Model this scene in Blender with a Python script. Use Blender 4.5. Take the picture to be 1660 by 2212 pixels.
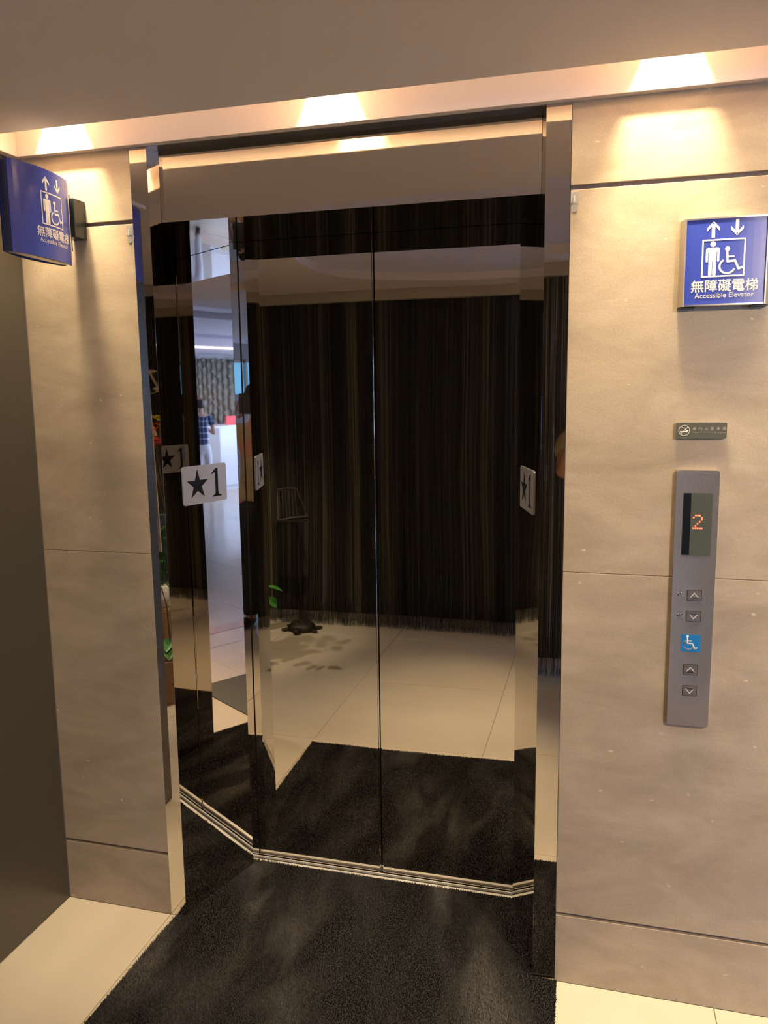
import bpy, bmesh, math, random
from mathutils import Vector, Matrix, noise
random.seed(7)
PI = math.pi
for o in list(bpy.data.objects): bpy.data.objects.remove(o)
sc = bpy.context.scene
COL = sc.collection

# ------------------------------------------------------------------ camera
CX, CY, CZ = 1.2036, -2.0341, 1.6113
YAW, PITCH, ROLL, FPX = 0.2614, -0.1455, -0.0125, 1708.6
cam_d = bpy.data.cameras.new('camera'); cam = bpy.data.objects.new('camera', cam_d); COL.objects.link(cam)
fw = Vector((-math.sin(YAW)*math.cos(PITCH), math.cos(YAW)*math.cos(PITCH), math.sin(PITCH)))
r = fw.cross(Vector((0, 0, 1))).normalized(); u = r.cross(fw)
r2 = r*math.cos(ROLL) + u*math.sin(ROLL); u2 = -r*math.sin(ROLL) + u*math.cos(ROLL)
M = Matrix.Identity(4)
for i in range(3):
    M[i][0] = r2[i]; M[i][1] = u2[i]; M[i][2] = -fw[i]
M[0][3], M[1][3], M[2][3] = CX, CY, CZ
cam.matrix_world = M
cam_d.sensor_fit = 'HORIZONTAL'; cam_d.sensor_width = 36; cam_d.lens = FPX/1660*36
cam_d.clip_start = 0.02
sc.camera = cam

# ------------------------------------------------------------------ world, lamps, exposure
w = bpy.data.worlds.new('world'); sc.world = w; w.use_nodes = True
w.node_tree.nodes['Background'].inputs[0].default_value = (.6, .7, 1, 1)
w.node_tree.nodes['Background'].inputs[1].default_value = 0.05
sc.view_settings.view_transform = 'Standard'; sc.view_settings.look = 'None'
sc.view_settings.exposure = 0.25; sc.view_settings.gamma = 1; sc.view_settings.use_curve_mapping = False

WARM = (1.0, .80, .50); SOFT = (1.0, .86, .70)
def area(name, loc, rot, size, power, color, shape='DISK', size_y=None, spread=None):
    d = bpy.data.lights.new(name, 'AREA'); d.shape = shape; d.size = size
    if size_y: d.size_y = size_y
    d.energy = power; d.color = color
    if spread: d.spread = spread
    o = bpy.data.objects.new(name, d); o.location = loc; o.rotation_euler = rot; COL.objects.link(o); return o
def spot(name, loc, target, power, color, angle, blend=.6, rad=.03):
    d = bpy.data.lights.new(name, 'SPOT'); d.energy = power; d.color = color; d.spot_size = math.radians(angle); d.spot_blend = blend
    d.shadow_soft_size = rad
    o = bpy.data.objects.new(name, d); o.location = loc
    o.rotation_euler = (Vector(target)-Vector(loc)).to_track_quat('-Z', 'Y').to_euler(); COL.objects.link(o); return o
SLOT_X = (-.24, .54, 1.35, 2.14)
for sx in SLOT_X:                                   # the cove downlights over the wall
    area('cove_lamp', (sx, -.140, 2.555), (0, 0, 0), .05, 20.0, WARM)
area('cove_strip_fill', (1.29, -.155, 2.398), (math.radians(25), 0, 0), 3.3, 1.5, (1, .72, .55), 'RECTANGLE', .015)  # added hidden strip that evens out the light on the fascia
area('cove_wash_fill', (1.29, -.128, 2.399), (math.radians(4), 0, 0), 3.3, 12, (1, .78, .50), 'RECTANGLE', .02, math.radians(75))  # added emitter in the slot to brighten the stone walls
spot('carpet_lamp', (1.30, -1.55, 2.335), (.52, -1.32, 0), 100, WARM, 36, .95)
spot('plant_lamp', (-.35, -1.2, 2.29), (-1.02, -1.85, .7), 70, WARM, 55, .6, .02)
spot('hall_fill', (2.2, -1.9, 2.335), (1.9, -1.5, 0), 150, (1, .80, .56), 120, .8, .1)  # unseen spots added here to fill the hall with warm light
spot('hall_fill', (2.5, -1.9, 2.285), (.9, 0, .6), 230, (1, .78, .50), 80, .9, .06)
spot('hall_fill', (-1.9, -1.2, 2.29), (-1.7, -1.2, 0), 90, SOFT, 120, .8)
area('window_light', (7.6, -7.70, 1.5), (-PI/2, 0, 0), 5.0, 380, (.56, .66, 1.0), 'RECTANGLE', 1.8)
area('lobby_cove_light', (9.7, -5.6, 2.45), (0, PI, 0), .12, 40, (1, .82, .68), 'RECTANGLE', 3.0)

# ------------------------------------------------------------------ helpers
def link(name, bm, mat, parent=None, smooth=False, loc=None):
    me = bpy.data.meshes.new(name); bmesh.ops.recalc_face_normals(bm, faces=bm.faces[:]); bm.to_mesh(me); bm.free()
    for m in (mat if isinstance(mat, (list, tuple)) else [mat]): me.materials.append(m)
    if smooth: me.polygons.foreach_set('use_smooth', [True]*len(me.polygons))
    o = bpy.data.objects.new(name, me); COL.objects.link(o)
    if parent: o.parent = parent; o.matrix_parent_inverse = Matrix.Translation(-parent.location) if parent.type == 'EMPTY' else Matrix.Identity(4)
    return o
def tag(o, label=None, cat=None, group=None, kind=None):
    if label: o['label'] = label
    if cat: o['category'] = cat
    if group: o['group'] = group
    if kind: o['kind'] = kind
    return o
def thing(name, label, cat, loc=(0, 0, 0), group=None, kind=None):
    o = bpy.data.objects.new(name, None); COL.objects.link(o); o.location = loc; o.empty_display_size = .05
    return tag(o, label, cat, group, kind)
def box(bm, x0, x1, y0, y1, z0, z1, bev=0, seg=1):
    t = bmesh.new(); bmesh.ops.create_cube(t, size=1)
    for v in t.verts: v.co = Vector((x0+(x1-x0)*(v.co.x+.5), y0+(y1-y0)*(v.co.y+.5), z0+(z1-z0)*(v.co.z+.5)))
    if bev: bmesh.ops.bevel(t, geom=t.edges[:], offset=bev, segments=seg, affect='EDGES', profile=.5)
    merge(bm, t)
def merge(bm, t, mi=None):
    me = bpy.data.meshes.new('tmp'); t.to_mesh(me); t.free(); n = len(bm.faces); bm.from_mesh(me); bpy.data.meshes.remove(me)
    if mi is not None:
        bm.faces.ensure_lookup_table()
        for f in bm.faces[n:]: f.material_index = mi
def BX(*a, **k):
    bm = bmesh.new(); box(bm, *a, **k); return bm
class Fr:                                            # a local frame: u right, v up, w out of the face
    def __init__(s, o, U, V): s.o = Vector(o); s.U = Vector(U).normalized(); s.V = Vector(V).normalized(); s.N = s.U.cross(s.V)
    def __call__(s, uu, vv, ww=0): return s.o + s.U*uu + s.V*vv + s.N*ww
def prism(bm, pts, w0, w1, F, bulge=None):
    b = bulge or (lambda uu: 0)
    lo = [bm.verts.new(F(p[0], p[1], w0+b(p[0]))) for p in pts]; hi = [bm.verts.new(F(p[0], p[1], w1+b(p[0]))) for p in pts]
    bm.faces.new(hi); bm.faces.new(lo[::-1]); n = len(pts)
    for i in range(n): bm.faces.new((lo[i], lo[(i+1) % n], hi[(i+1) % n], hi[i]))
def rrect(cx, cy, wd, ht, rad, seg=5):
    p = []
    for qx, qy, a0 in ((1, 1, 0), (-1, 1, 90), (-1, -1, 180), (1, -1, 270)):
        for i in range(seg+1):
            a = math.radians(a0+90*i/seg); p.append((cx+qx*(wd/2-rad)+rad*math.cos(a), cy+qy*(ht/2-rad)+rad*math.sin(a)))
    return p
def circ(cx, cy, rad, n=20): return [(cx+rad*math.cos(2*PI*i/n), cy+rad*math.sin(2*PI*i/n)) for i in range(n)]
def stroke(bm, pts, wd, w0, w1, F, bulge=None, caps=True):
    for a, b in zip(pts[:-1], pts[1:]):
        dx, dy = b[0]-a[0], b[1]-a[1]; L = math.hypot(dx, dy) or 1; nx, ny = -dy/L*wd/2, dx/L*wd/2
        prism(bm, [(a[0]-nx, a[1]-ny), (b[0]-nx, b[1]-ny), (b[0]+nx, b[1]+ny), (a[0]+nx, a[1]+ny)], w0, w1, F, bulge)
    if caps:
        for p in pts[1:-1]: prism(bm, circ(p[0], p[1], wd/2, 10), w0, w1, F, bulge)
def text(bm, s, size, F, cx, cy, w=0, width=None, off=0, bulge=None, th=.0004):
    if off:
        for ax, ay in ((off, 0), (-off, 0), (0, off), (0, -off)): text(bm, s, size, F, cx+ax, cy+ay, w, width, 0, bulge, th)
        return
    c = bpy.data.curves.new('t', 'FONT'); c.body = s; c.size = size; c.align_x = 'CENTER'; c.offset = off; c.resolution_u = 3
    o = bpy.data.objects.new('t', c); COL.objects.link(o); bpy.context.view_layer.update()
    me = bpy.data.meshes.new_from_object(o.evaluated_get(bpy.context.evaluated_depsgraph_get()))
    bpy.data.objects.remove(o); bpy.data.curves.remove(c)
    xs = [v.co.x for v in me.vertices] or [0, 1]; ys = [v.co.y for v in me.vertices] or [0, 1]
    k = (width/(max(xs)-min(xs))) if width else 1; mx = (max(xs)+min(xs))/2; my = (max(ys)+min(ys))/2
    b = bulge or (lambda uu: 0); base = len(bm.verts)
    vs = [bm.verts.new(F(cx+(v.co.x-mx)*k, cy+(v.co.y-my)*k, w+th+b(cx+(v.co.x-mx)*k))) for v in me.vertices]
    for p in me.polygons:
        try: bm.faces.new([vs[i] for i in p.vertices])
        except ValueError: pass
    bpy.data.meshes.remove(me)
def tube(bm, pts, rad, n=6, closed_ends=True):
    rings = []; pts = [Vector(p) for p in pts]
    for i, p in enumerate(pts):
        t = (pts[min(i+1, len(pts)-1)]-pts[max(i-1, 0)]).normalized()
        a = t.cross(Vector((0, 0, 1)) if abs(t.z) < .9 else Vector((1, 0, 0))).normalized(); b = t.cross(a)
        rr = rad[i] if isinstance(rad, (list, tuple)) else rad
        rings.append([bm.verts.new(p+a*rr*math.cos(2*PI*k/n)+b*rr*math.sin(2*PI*k/n)) for k in range(n)])
    for A, B in zip(rings[:-1], rings[1:]):
        for k in range(n): bm.faces.new((A[k], A[(k+1) % n], B[(k+1) % n], B[k]))
    if closed_ends: bm.faces.new(rings[0][::-1]); bm.faces.new(rings[-1])
def lathe(bm, prof, cx, cy, n=24):
    rings = [[bm.verts.new((cx+rr*math.cos(2*PI*k/n), cy+rr*math.sin(2*PI*k/n), z)) for k in range(n)] for rr, z in prof]
    for A, B in zip(rings[:-1], rings[1:]):
        for k in range(n): bm.faces.new((A[k], A[(k+1) % n], B[(k+1) % n], B[k]))
    bm.faces.new(rings[0][::-1]); bm.faces.new(rings[-1])
def ball(bm, c, rx, ry=None, rz=None, n=12, rot=None):
    t = bmesh.new(); bmesh.ops.create_uvsphere(t, u_segments=n, v_segments=max(6, n*2//3), radius=1)
    m = Matrix.Translation(c) @ (rot.to_4x4() if rot else Matrix.Identity(4)) @ Matrix.Diagonal((rx, ry or rx, rz or rx, 1))
    bmesh.ops.transform(t, matrix=m, verts=t.verts[:]); merge(bm, t)

# ------------------------------------------------------------------ materials
def mat(name, col, rough=.5, metal=0, spec=.5, emit=None, es=0, bump=None, var=None, trans=0, alpha=None, sheen=0, coat=0):
    m = bpy.data.materials.new(name); m.use_nodes = True; nt = m.node_tree; b = nt.nodes['Principled BSDF']
    b.inputs['Base Color'].default_value = (*col, 1); b.inputs['Roughness'].default_value = rough; b.inputs['Metallic'].default_value = metal
    b.inputs['Specular IOR Level'].default_value = spec; b.inputs['Transmission Weight'].default_value = trans
    b.inputs['Sheen Weight'].default_value = sheen; b.inputs['Coat Weight'].default_value = coat
    if emit: b.inputs['Emission Color'].default_value = (*emit, 1); b.inputs['Emission Strength'].default_value = es
    tc = nt.nodes.new('ShaderNodeTexCoord')
    if var:                                          # (scale, second colour, detail[, stretch])
        mp = nt.nodes.new('ShaderNodeMapping'); mp.inputs['Scale'].default_value = var[3] if len(var) > 3 else (1, 1, 1)
        n = nt.nodes.new('ShaderNodeTexNoise'); n.inputs['Scale'].default_value = var[0]; n.inputs['Detail'].default_value = var[2]
        mx = nt.nodes.new('ShaderNodeMix'); mx.data_type = 'RGBA'; mx.inputs[6].default_value = (*col, 1); mx.inputs[7].default_value = (*var[1], 1)
        rp = nt.nodes.new('ShaderNodeMapRange'); rp.inputs[1].default_value = .35; rp.inputs[2].default_value = .65
        nt.links.new(tc.outputs['Object'], mp.inputs[0]); nt.links.new(mp.outputs[0], n.inputs['Vector']); nt.links.new(n.outputs['Fac'], rp.inputs[0])
        nt.links.new(rp.outputs[0], mx.inputs[0]); nt.links.new(mx.outputs[2], b.inputs['Base Color'])
    if bump:                                         # (scale, distance, detail[, stretch])
        mp = nt.nodes.new('ShaderNodeMapping'); mp.inputs['Scale'].default_value = bump[3] if len(bump) > 3 else (1, 1, 1)
        n = nt.nodes.new('ShaderNodeTexNoise'); n.inputs['Scale'].default_value = bump[0]; n.inputs['Detail'].default_value = bump[2]
        bp = nt.nodes.new('ShaderNodeBump'); bp.inputs['Distance'].default_value = bump[1]; bp.inputs['Strength'].default_value = 1
        nt.links.new(tc.outputs['Object'], mp.inputs[0]); nt.links.new(mp.outputs[0], n.inputs['Vector']); nt.links.new(n.outputs['Fac'], bp.inputs['Height'])
        nt.links.new(bp.outputs[0], b.inputs['Normal'])
    return m
MIRROR = mat('polished_steel', (.74, .70, .65), .015, 1, bump=(2.0, .0020, 0, (1, 1, .6)))
MIRROR_FLAT = mat('polished_steel_strip', (.74, .70, .65), .015, 1)
BRUSH = mat('brushed_steel', (.74, .67, .62), .12, .85, bump=(60, .00004, 2, (12, 1, 1)))
ALU = mat('satin_aluminium', (.55, .52, .48), .35, 1)
BRIGHT_ALU = mat('sill_aluminium', (.92, .88, .80), .36, .55)
CEIL = mat('ceiling_paint', (.70, .62, .57), .85, bump=(260, .0003, 2))
CEIL_BLUE_LIT = mat('ceiling_blue_light_tint', (.66, .63, .73), .85, bump=(260, .0003, 2))  # bluish light on the recess and lobby ceilings is put into this colour
FASCIA = mat('fascia_paint', (.74, .64, .56), .35)
COVE = mat('cove_paint', (.60, .49, .40), .6)
BLACKGAP = mat('black_rubber', (.006, .006, .006), .6)
PANEL = mat('dark_laminate', (.095, .084, .066), .30, .5)
PLASTER = mat('grey_plaster', (.50, .47, .46), .7)
DARKWALL = mat('dark_plaster', (.010, .009, .009), .8)
CARPET = mat('black_carpet_backing', (.012, .011, .010), .95)
BLUE = mat('sign_blue', (.030, .055, .36), .35, coat=.2)
NAVY = mat('sign_edge_navy', (.008, .018, .12), .3)
WHITE = mat('sign_white', (.80, .76, .70), .45)
GREYSIGN = mat('grey_acrylic', (.085, .085, .065), .3)
BLACKMET = mat('black_metal', (.010, .014, .016), .35)
CLEAR = mat('clear_plastic', (.92, .90, .86), .12, trans=.75)
BLACKGLASS = mat('smoked_display_glass', (.075, .085, .07), .12, coat=.6)
LED = mat('red_led', (.9, .05, .02), .4, emit=(1, .09, .04), es=4.5)
STICKER = mat('blue_sticker', (.008, .16, .42), .4)
INK = mat('black_ink', (.004, .005, .009), .6, spec=.1)
PLATE = mat('silver_plate', (.33, .32, .34), .42, .6)
CARD = mat('brown_cardboard', (.30, .17, .09), .8, var=(5, (.26, .14, .07), 3))
CERAMIC = mat('white_ceramic', (.72, .70, .66), .3)
LEAF = mat('green_leaf', (.035, .16, .02), .35, var=(14, (.07, .26, .03), 2))
DARKLEAF = mat('dark_leaf', (.012, .05, .012), .45)
SOIL = mat('soil', (.03, .02, .012), .95)
REDP = mat('red_petal', (.75, .03, .05), .5); PINKP = mat('pink_petal', (.85, .12, .22), .5)
ORANGEP = mat('orange_petal', (.9, .22, .06), .5); LIMEP = mat('lime_petal', (.45, .55, .03), .5)
DRIED = mat('dried_branch', (.62, .50, .32), .7)
TWIG = mat('dark_twig', (.07, .035, .02), .8)
BRONZE = mat('dark_bronze', (.028, .021, .014), .5, .5, bump=(90, .003, 3))
BANNER = mat('cream_cloth', (.62, .55, .45), .8)
GREYMAT = mat('grey_floor_mat', (.085, .085, .075), .9, bump=(300, .001, 2))
FLOOR_REFLECTION = mat('pink_floor_reflection', (.78, .55, .50), .25)
COUNTER = mat('counter_white', (.66, .66, .68), .3)
SKIN = mat('skin', (.46, .24, .15), .5); SKIN2 = mat('pale_skin', (.58, .36, .27), .5)
HAIR = mat('black_hair', (.012, .010, .010), .45)
TSHIRT = mat('ochre_cotton', (.40, .33, .18), .85); TROUSER = mat('black_trousers', (.012, .012, .014), .85)
WPANTS = mat('white_trousers', (.74, .74, .80), .8); SHOE = mat('black_shoe', (.02, .02, .02), .5)
LIP = mat('lip', (.35, .10, .09), .5); EYEW = mat('eye_white', (.8, .8, .78), .3)
REDCARD = mat('red_card', (.75, .03, .03), .5)
WINGLOW = mat('daylit_pane', (.3, .6, .9), .4, emit=(.16, .50, .85), es=1.1)
WINGLOW2 = mat('bright_daylit_pane', (.6, .8, 1), .4, emit=(.50, .68, 1.0), es=2.5)
FABRICART = mat('grey_quilted_fabric', (.30, .275, .22), .8, bump=(30, .004, 3))
COVEGLOW = mat('cove_strip_glow', (1, .9, .8), .5, emit=(1, .88, .78), es=6)
LAMPGLOW = mat('lamp_lens', (1, .9, .8), .4, emit=(1, .85, .6), es=30)

BTN = mat('button_steel', (.36, .32, .29), .35, .9)
def stone_mat():
    m = bpy.data.materials.new('beige_limestone'); m.use_nodes = True; nt = m.node_tree; N = nt.nodes; L = nt.links; b = N['Principled BSDF']
    geo = N.new('ShaderNodeNewGeometry'); mp = N.new('ShaderNodeMapping'); mp.inputs['Rotation'].default_value = (0, math.radians(-22), 0); mp.inputs['Scale'].default_value = (1, 1, 2.4)
    L.new(geo.outputs['Position'], mp.inputs[0])
    n1 = N.new('ShaderNodeTexNoise'); n1.inputs['Scale'].default_value = 3.2; n1.inputs['Detail'].default_value = 7; n1.inputs['Roughness'].default_value = .62; n1.inputs['Distortion'].default_value = .5
    L.new(mp.outputs[0], n1.inputs['Vector'])
    cr = N.new('ShaderNodeValToRGB'); e = cr.color_ramp.elements
    e[0].position = .30; e[0].color = (.328, .257, .177, 1); e[1].position = .72; e[1].color = (.500, .402, .286, 1)
    x = e.new(.5); x.color = (.414, .328, .232, 1)
    L.new(n1.outputs['Fac'], cr.inputs[0])
    n2 = N.new('ShaderNodeTexNoise'); n2.inputs['Scale'].default_value = 190; n2.inputs['Detail'].default_value = 2; L.new(geo.outputs['Position'], n2.inputs['Vector'])
    mx = N.new('ShaderNodeMix'); mx.data_type = 'RGBA'; mx.blend_type = 'MULTIPLY'; mx.inputs[0].default_value = .22
    L.new(cr.outputs[0], mx.inputs[6]); L.new(n2.outputs['Fac'], mx.inputs[7])
    # small pale chips: stretched voronoi spots
    mp2 = N.new('ShaderNodeMapping'); mp2.inputs['Scale'].default_value = (16, 16, 30); L.new(geo.outputs['Position'], mp2.inputs[0])
    nn = N.new('ShaderNodeTexNoise'); nn.inputs['Scale'].default_value = 1.4; nn.inputs['Detail'].default_value = 1; L.new(mp2.outputs[0], nn.inputs['Vector'])
    ad = N.new('ShaderNodeMix'); ad.data_type = 'VECTOR'; ad.inputs[0].default_value = .35; L.new(mp2.outputs[0], ad.inputs[4]); L.new(nn.outputs['Color'], ad.inputs[5])
    vo = N.new('ShaderNodeTexVoronoi'); vo.inputs['Scale'].default_value = 1.5; L.new(ad.outputs[1], vo.inputs['Vector'])
    lt = N.new('ShaderNodeMapRange'); lt.inputs[1].default_value = .10; lt.inputs[2].default_value = .05; L.new(vo.outputs['Distance'], lt.inputs[0])
    wn = N.new('ShaderNodeTexWhiteNoise'); L.new(vo.outputs['Position'], wn.inputs['Vector'])
    gt = N.new('ShaderNodeMath'); gt.operation = 'GREATER_THAN'; gt.inputs[1].default_value = .72; L.new(wn.outputs['Value'], gt.inputs[0])
    ml = N.new('ShaderNodeMath'); ml.operation = 'MULTIPLY'; L.new(lt.outputs[0], ml.inputs[0]); L.new(gt.outputs[0], ml.inputs[1])
    ml2 = N.new('ShaderNodeMath'); ml2.operation = 'MULTIPLY'; ml2.inputs[1].default_value = .55; L.new(ml.outputs[0], ml2.inputs[0])
    mx2 = N.new('ShaderNodeMix'); mx2.data_type = 'RGBA'; mx2.inputs[7].default_value = (.72, .62, .47, 1); L.new(ml2.outputs[0], mx2.inputs[0]); L.new(mx.outputs[2], mx2.inputs[6])
    L.new(mx2.outputs[2], b.inputs['Base Color'])
    bp = N.new('ShaderNodeBump'); bp.inputs['Distance'].default_value = .00025; L.new(n2.outputs['Fac'], bp.inputs['Height'])
    bp2 = N.new('ShaderNodeBump'); bp2.inputs['Distance'].default_value = .0012; bp2.inputs['Strength'].default_value = .5; L.new(n1.outputs['Fac'], bp2.inputs['Height']); L.new(bp.outputs[0], bp2.inputs['Normal'])
    L.new(bp2.outputs[0], b.inputs['Normal'])
    b.inputs['Roughness'].default_value = .48
    return m
STONE = stone_mat()
TILE = mat('cream_porcelain_tile', (.60, .53, .42), .16, var=(1.6, (.55, .485, .385), 4, (1, 1.6, 1)))
GROUT = mat('grey_grout', (.17, .15, .125), .9)

def pile_mat():
    m = bpy.data.materials.new('black_carpet_pile'); m.use_nodes = True; nt = m.node_tree; N = nt.nodes; L = nt.links; b = N['Principled BSDF']
    geo = N.new('ShaderNodeNewGeometry'); mp = N.new('ShaderNodeMapping'); mp.inputs['Rotation'].default_value = (0, 0, math.radians(25)); mp.inputs['Scale'].default_value = (1.6, .55, 1)
    n = N.new('ShaderNodeTexNoise'); n.inputs['Scale'].default_value = 4.5; n.inputs['Detail'].default_value = 3; n.inputs['Distortion'].default_value = .6
    L.new(geo.outputs['Position'], mp.inputs[0]); L.new(mp.outputs[0], n.inputs['Vector'])
    cr = N.new('ShaderNodeValToRGB'); e = cr.color_ramp.elements; e[0].position = .40; e[0].color = (.012, .010, .010, 1); e[1].position = .62; e[1].color = (.076, .068, .065, 1)
    L.new(n.outputs['Fac'], cr.inputs[0]); L.new(cr.outputs[0], b.inputs['Base Color']); b.inputs['Roughness'].default_value = .9
    b.inputs['Specular IOR Level'].default_value = .2
    return m
PILE = pile_mat()
def curtain_mat():
    m = bpy.data.materials.new('black_string'); m.use_nodes = True; nt = m.node_tree; N = nt.nodes; L = nt.links; b = N['Principled BSDF']
    at = N.new('ShaderNodeAttribute'); at.attribute_name = 'tone'
    cr = N.new('ShaderNodeValToRGB'); e = cr.color_ramp.elements; e[0].position = 0; e[0].color = (.003, .003, .003, 1); e[1].position = 1; e[1].color = (.25, .205, .14, 1)
    x = e.new(.55); x.color = (.035, .031, .022, 1)
    L.new(at.outputs['Fac'], cr.inputs[0]); L.new(cr.outputs[0], b.inputs['Base Color']); b.inputs['Roughness'].default_value = .55
    return m
STRING = curtain_mat()
def plaid_mat():
    m = bpy.data.materials.new('navy_plaid_cotton'); m.use_nodes = True; nt = m.node_tree; N = nt.nodes; L = nt.links; b = N['Principled BSDF']
    geo = N.new('ShaderNodeNewGeometry'); sp = N.new('ShaderNodeSeparateXYZ'); L.new(geo.outputs['Position'], sp.inputs[0])
    def band(inp, per, lo):
        a = N.new('ShaderNodeMath'); a.operation = 'MULTIPLY'; a.inputs[1].default_value = 1/per; L.new(inp, a.inputs[0])
        f = N.new('ShaderNodeMath'); f.operation = 'FRACT'; L.new(a.outputs[0], f.inputs[0])
        g = N.new('ShaderNodeMath'); g.operation = 'LESS_THAN'; g.inputs[1].default_value = lo; L.new(f.outputs[0], g.inputs[0]); return g.outputs[0]
    s = N.new('ShaderNodeMath'); s.operation = 'ADD'; L.new(sp.outputs['X'], s.inputs[0]); L.new(sp.outputs['Y'], s.inputs[1])
    A = band(s.outputs[0], .085, .20); B = band(sp.outputs['Z'], .095, .16)
    sm = N.new('ShaderNodeMath'); sm.operation = 'ADD'; L.new(A, sm.inputs[0]); L.new(B, sm.inputs[1])
    cr = N.new('ShaderNodeValToRGB'); e = cr.color_ramp.elements; e[0].color = (.012, .025, .085, 1); e[1].color = (.7, .72, .82, 1); x = e.new(.5); x.color = (.25, .29, .42, 1)
    h = N.new('ShaderNodeMath'); h.operation = 'MULTIPLY'; h.inputs[1].default_value = .5; L.new(sm.outputs[0], h.inputs[0]); L.new(h.outputs[0], cr.inputs[0])
    L.new(cr.outputs[0], b.inputs['Base Color']); b.inputs['Roughness'].default_value = .85
    return m
PLAID = plaid_mat()

# ------------------------------------------------------------------ portal plan
L0 = Vector((0, 0)); L1 = Vector((.0902, .3066)); R0 = Vector((1.0726, 0)); R1 = Vector((.986, .3066))
DY = .3639; ZT = 2.292; ZH = 2.10; TY = .0424
X1, X4, XL = -.0519, 1.1311, -.4216
ZC = 2.304

# ------------------------------------------------------------------ floor
floor = link('floor', BX(-3.3, 12.0, -7.9, .33, -.06, -.0035), GROUT); tag(floor, kind='structure')
xs = [-.055+.8*j for j in range(-4, 16)]; ys = [0, -.609]+[-.609-.8*k for k in range(1, 10)]
def tile_mesh(wd, dp):
    bm = BX(0, wd, -dp, 0, -.012, 0); tops = [e for e in bm.edges if all(v.co.z > -.001 for v in e.verts)]
    bmesh.ops.bevel(bm, geom=tops, offset=.0012, segments=1, affect='EDGES')
    bmesh.ops.recalc_face_normals(bm, faces=bm.faces[:]); me = bpy.data.meshes.new('tile'); bm.to_mesh(me); bm.free(); me.materials.append(TILE); return me
G = .0022
mA = tile_mesh(.8-G, .609-G/2); mB = tile_mesh(.8-G, .8-G)
for j in range(len(xs)-1):
    for k in range(len(ys)-1):
        o = bpy.data.objects.new('tile', mA if k == 0 else mB); COL.objects.link(o); o.parent = floor
        o.location = (xs[j]+G/2, ys[k]-(0 if k == 0 else G/2), random.uniform(-.0003, .0003))
def strip_floor():                                   # pink strip drawn in place of a light reflection on the hall floor
    return link('trim_1', BX(2.62, 2.765, -7.8, -.02, -.002, .0022, bev=.0008), FLOOR_REFLECTION)
tag(strip_floor(), 'pale pink strip standing in for a light reflection across the floor', kind='structure')

# ------------------------------------------------------------------ stone walls, panel by panel
def stone_wall(name, x0, x1):
    w = link(name, BX(x0, x1, .014, .12, 0, 2.62), DARKWALL); tag(w, kind='structure')
    for z0, z1 in ((0, .2), (.2085, 1.1590), (1.1600, 2.0935), (2.1040, 2.294)):
        bm = bmesh.new(); box(bm, x0, x1, 0, .02, z0, z1, bev=.0011); link('stone_panel', bm, STONE, w)
    # metal channel in the two open joints
    for z0, z1 in ((.2, .2085), (2.0935, 2.1040)):
        link('joint_channel', BX(x0, x1, .0075, .013, z0, z1), ALU_DARK, w)
    return w
ALU_DARK = mat('shadow_gap_channel', (.16, .13, .12), .5, .3)
stone_wall('wall_front_left', XL, X1-.0006)
stone_wall('wall_front_right', X4+.0012, 3.0)
tag(link('wall_front_far', BX(3.0, 12, .0, .12, 0, 2.9), PLASTER), kind='structure')
tag(link('wall_front_outer', BX(-3.3, XL-.11, .0, .12, 0, 2.5), PLASTER), kind='structure')

# left side wall: dark satin laminate
wl = link('wall_left', BX(XL-.11, XL, -.652, .10, .004, 2.302, bev=.001), PANEL); tag(wl, kind='structure')
link('shadow_gap', BX(XL-.10, XL-.004, -.64, 0, 0, .004), BLACKGAP, wl)
link('edge_bead', BX(XL-.0008, XL+.0015, -.004, -.0002, .004, 2.29), ALU_DARK, wl)

# ------------------------------------------------------------------ ceiling with oval recess, slot over the wall
def ceiling():
    bm = bmesh.new(); outer = [(-3.3, -7.9), (3.0, -7.9), (3.0, -.170), (-3.3, -.170)]
    ring = []
    cx, cy, ax, ay = .95, -1.425, 1.28, .725
    for i in range(72):
        a = 2*PI*i/72; c, s = math.cos(a), math.sin(a); e = 2/2.9
        ring.append((cx+ax*math.copysign(abs(c)**e, c), cy+ay*math.copysign(abs(s)**e, s)))
    ov = [bm.verts.new((*p, ZC)) for p in outer]; rv = [bm.verts.new((*p, ZC)) for p in ring]
    oe = [bm.edges.new((ov[i], ov[(i+1) % 4])) for i in range(4)]; re_ = [bm.edges.new((rv[i], rv[(i+1) % 72])) for i in range(72)]
    bmesh.ops.triangle_fill(bm, edges=oe+re_, use_beauty=True)
    up = [bm.verts.new((*p, ZC+.045)) for p in ring]
    for i in range(72): bm.faces.new((rv[i], rv[(i+1) % 72], up[(i+1) % 72], up[i]))
    f = bm.faces.new(up); f.material_index = 1
    tp = [bm.verts.new((*p, ZC+.16)) for p in outer]
    for i in range(4): bm.faces.new((ov[i], ov[(i+1) % 4], tp[(i+1) % 4], tp[i]))
    bm.faces.new(tp)
    me = bpy.data.meshes.new('ceiling'); bm.to_mesh(me); bm.free(); me.materials.append(CEIL); me.materials.append(CEIL_BLUE_LIT)
    o = bpy.data.objects.new('ceiling', me); COL.objects.link(o); return tag(o, kind='structure')
ceil_o = ceiling()
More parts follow.
